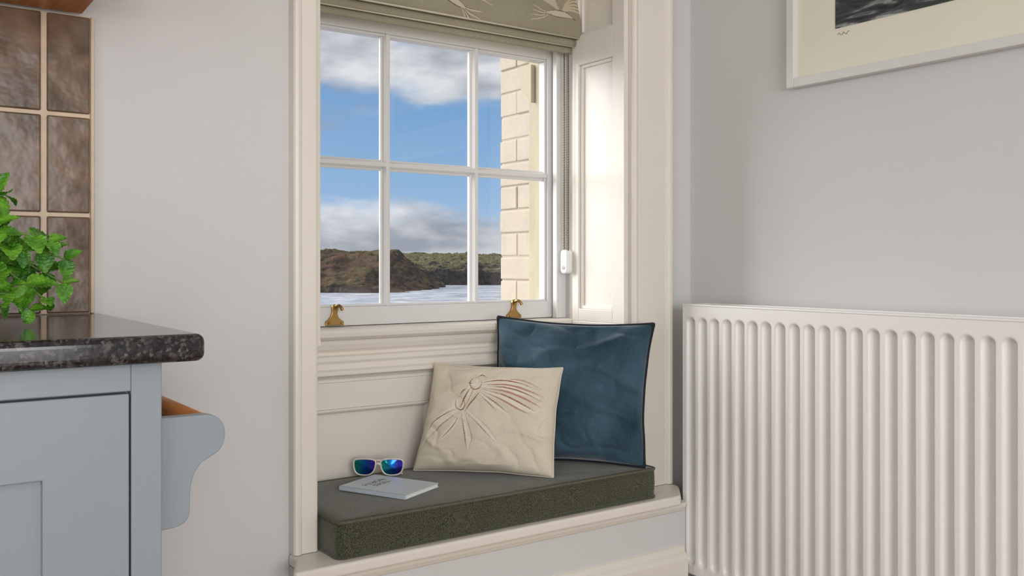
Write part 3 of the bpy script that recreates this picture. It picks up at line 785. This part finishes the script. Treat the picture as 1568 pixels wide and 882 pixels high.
def m_sea():
    m, nt, p = newmat('sea_water')
    tc = N(nt, 'ShaderNodeTexCoord'); mp2 = N(nt, 'ShaderNodeMapping'); mp2.inputs['Rotation'].default_value = (0, 0, math.radians(35))
    nz = N(nt, 'ShaderNodeTexNoise'); nz.inputs['Scale'].default_value = .05; nz.inputs['Detail'].default_value = 10; nz.inputs['Roughness'].default_value = .7
    nt.links.new(tc.outputs['Object'], mp2.inputs[0]); nt.links.new(mp2.outputs[0], nz.inputs['Vector'])
    cr = N(nt, 'ShaderNodeValToRGB'); e = cr.color_ramp.elements
    e[0].position = .36; e[0].color = lin(124,130,142); e[1].position = .64; e[1].color = lin(206,208,212); k = e.new(.5); k.color = lin(166,171,180)  # whitish shimmer on the ripples is painted into the water colour
    nt.links.new(nz.outputs['Fac'], cr.inputs[0]); nt.links.new(cr.outputs[0], p.inputs['Base Color'])
    p.inputs['Roughness'].default_value = .7; p.inputs['Specular IOR Level'].default_value = .2
    return m
M['sea'] = m_sea()
R = Vector((.817, -.576)); F = Vector((.576, .817))
b = MB(); s0 = 7000
b.add([(-s0, 60, sea), (s0, 60, sea), (s0, s0, sea), (-s0, s0, sea)], [(0, 1, 2, 3)], 'sea'); b.obj('sea', fixn=False)
def ridged(s, d, f, o): return 1-abs(noise.fractal(Vector((s*f, d*f, o)), .9, 2.1, 5))
def parts(s, d):
    return (noise.fractal(Vector((s*.013, d*.013, 0)), .8, 2.1, 7), noise.fractal(Vector((s*.004+9, d*.004, 3)), 1.0, 2.1, 5), noise.fractal(Vector((s*.05, d*.05, 8)), .6, 2.1, 5), ridged(s, d, .012, 4))
def hfar(s, d):
    nn, n2, n3, rg = parts(s, d)
    x = d-(1345+nn*34+n2*36+max(0, (s+120))*.10)
    return sea-6+sstep(-14, 22, x)*(29+n3*4)+sstep(18, 90, x)*(9+nn*3)+sstep(60, 520, x)*(17+n2*5+nn*.6)-(1-rg)*8*sstep(0, 40, x)*(1-sstep(60, 160, x))
def hnear(s, d):
    nn, n2, n3, rg = parts(s, d)
    tip = -86+n3*6+nn*8
    x = d-(958+nn*26+max(0, (s+150))*.7)
    side = max(0, min(1, (tip-s)/78))
    return sea-6+(sstep(-10, 25, x)*(14+nn*4+n3*3)+sstep(20, 240, x)*(38+n2*6+nn*3)-(1-rg)*10*sstep(0, 80, x))*side**.85
LE = empty('coastal_headlands')
def terrain(name, hf, ss, dd, k):
    vs = []
    for d in dd:
        for s_ in ss:
            q = R*s_+F*d; vs.append((q.x, q.y, hf(s_, d)))
    n = len(ss)
    fs = [(j*n+i, j*n+i+1, (j+1)*n+i+1, (j+1)*n+i) for j in range(len(dd)-1) for i in range(n-1)]
    b = MB(); b.add(vs, fs, k, True); b.obj(name, 0, LE, fixn=False)
terrain('near_headland', hnear, [-800+i*10 for i in range(52)]+[-280+i*1.3 for i in range(200)], [905+i*3.5 for i in range(110)], 'land_near')
terrain('far_headland', hfar, [-900+i*12 for i in range(50)]+[-300+i*1.7 for i in range(180)]+[6+i*2.5 for i in range(55)]+[145+i*15 for i in range(50)], [1270+i*3.5 for i in range(60)]+[1480+i*14 for i in range(60)], 'land_far')

# ---------------------------------------------------------------- sky world
w = bpy.data.worlds.new('sky'); S.world = w; w.use_nodes = True; nt = w.node_tree
bg = nt.nodes['Background']
tc = N(nt, 'ShaderNodeTexCoord'); sp = N(nt, 'ShaderNodeSeparateXYZ'); nt.links.new(tc.outputs['Generated'], sp.inputs[0])
base = N(nt, 'ShaderNodeValToRGB'); e = base.color_ramp.elements
e[0].position = 0; e[0].color = lin(186,208,230); e[1].position = 1; e[1].color = lin(96,140,192)
k = e.new(.07); k.color = lin(146,184,222); k = e.new(.2); k.color = lin(112,160,210)
nt.links.new(sp.outputs['Z'], base.inputs[0])
mp = N(nt, 'ShaderNodeMapping'); mp.inputs['Scale'].default_value = (4, 4, 12); mp.inputs['Location'].default_value = (1.7, .4, 0); nt.links.new(tc.outputs['Generated'], mp.inputs[0])
nz = N(nt, 'ShaderNodeTexNoise'); nz.inputs['Scale'].default_value = 1.5; nz.inputs['Detail'].default_value = 8; nz.inputs['Roughness'].default_value = .52; nt.links.new(mp.outputs[0], nz.inputs['Vector'])
bias = N(nt, 'ShaderNodeValToRGB'); e = bias.color_ramp.elements
e[0].position = 0; e[0].color = (.72,)*3+(1,); e[1].position = 1; e[1].color = (.66,)*3+(1,)
for pos, v in ((.035, .72), (.06, .58), (.08, .38), (.15, .36), (.18, .60), (.21, .76)):
    k = e.new(pos); k.color = (v, v, v, 1)
nt.links.new(sp.outputs['Z'], bias.inputs[0])
ad = N(nt, 'ShaderNodeMath', operation='ADD'); nt.links.new(nz.outputs['Fac'], ad.inputs[0]); nt.links.new(bias.outputs[0], ad.inputs[1])
cm = N(nt, 'ShaderNodeMapRange'); cm.interpolation_type = 'SMOOTHSTEP'; cm.inputs['From Min'].default_value = .96; cm.inputs['From Max'].default_value = 1.18
nt.links.new(ad.outputs[0], cm.inputs['Value'])
n2 = N(nt, 'ShaderNodeTexNoise'); n2.inputs['Scale'].default_value = 2.3; n2.inputs['Detail'].default_value = 6; nt.links.new(mp.outputs[0], n2.inputs['Vector'])
cc = N(nt, 'ShaderNodeValToRGB'); e = cc.color_ramp.elements
e[0].position = .38; e[0].color = lin(154,161,174); e[1].position = .62; e[1].color = lin(224,227,232)
nt.links.new(n2.outputs['Fac'], cc.inputs[0])
mx = N(nt, 'ShaderNodeMix', data_type='RGBA'); nt.links.new(cm.outputs[0], mx.inputs[0]); nt.links.new(base.outputs[0], mx.inputs[6]); nt.links.new(cc.outputs[0], mx.inputs[7])
nt.links.new(mx.outputs[2], bg.inputs[0]); bg.inputs[1].default_value = 1.0

# ---------------------------------------------------------------- lights
def light(name, typ, loc, d, energy, col=(1,1,1), **k):
    l = bpy.data.lights.new(name, typ); l.energy = energy; l.color = col
    for a, v in k.items(): setattr(l, a, v)
    o = bpy.data.objects.new(name, l); C.objects.link(o); o.location = loc
    o.rotation_euler = Vector(d).to_track_quat('-Z', 'Y').to_euler(); return o
light('sun', 'SUN', (0, 0, 20), (.55, -.78, -.45), 5.8, (1, .985, .965), angle=math.radians(50))
light('fill_area_west', 'AREA', (XL-.12, -.8, 1.5), (1, .12, -.05), 32, (1, .985, .97), shape='RECTANGLE', size=2.3, size_y=1.35)  # added area fill, set outside the west opening
light('fill_area_south', 'AREA', (-.1, YS-.12, 1.35), (.1, 1, -.02), 82, (1, .985, .97), shape='RECTANGLE', size=2.1, size_y=1.6)  # added frontal area fill, set outside the south opening
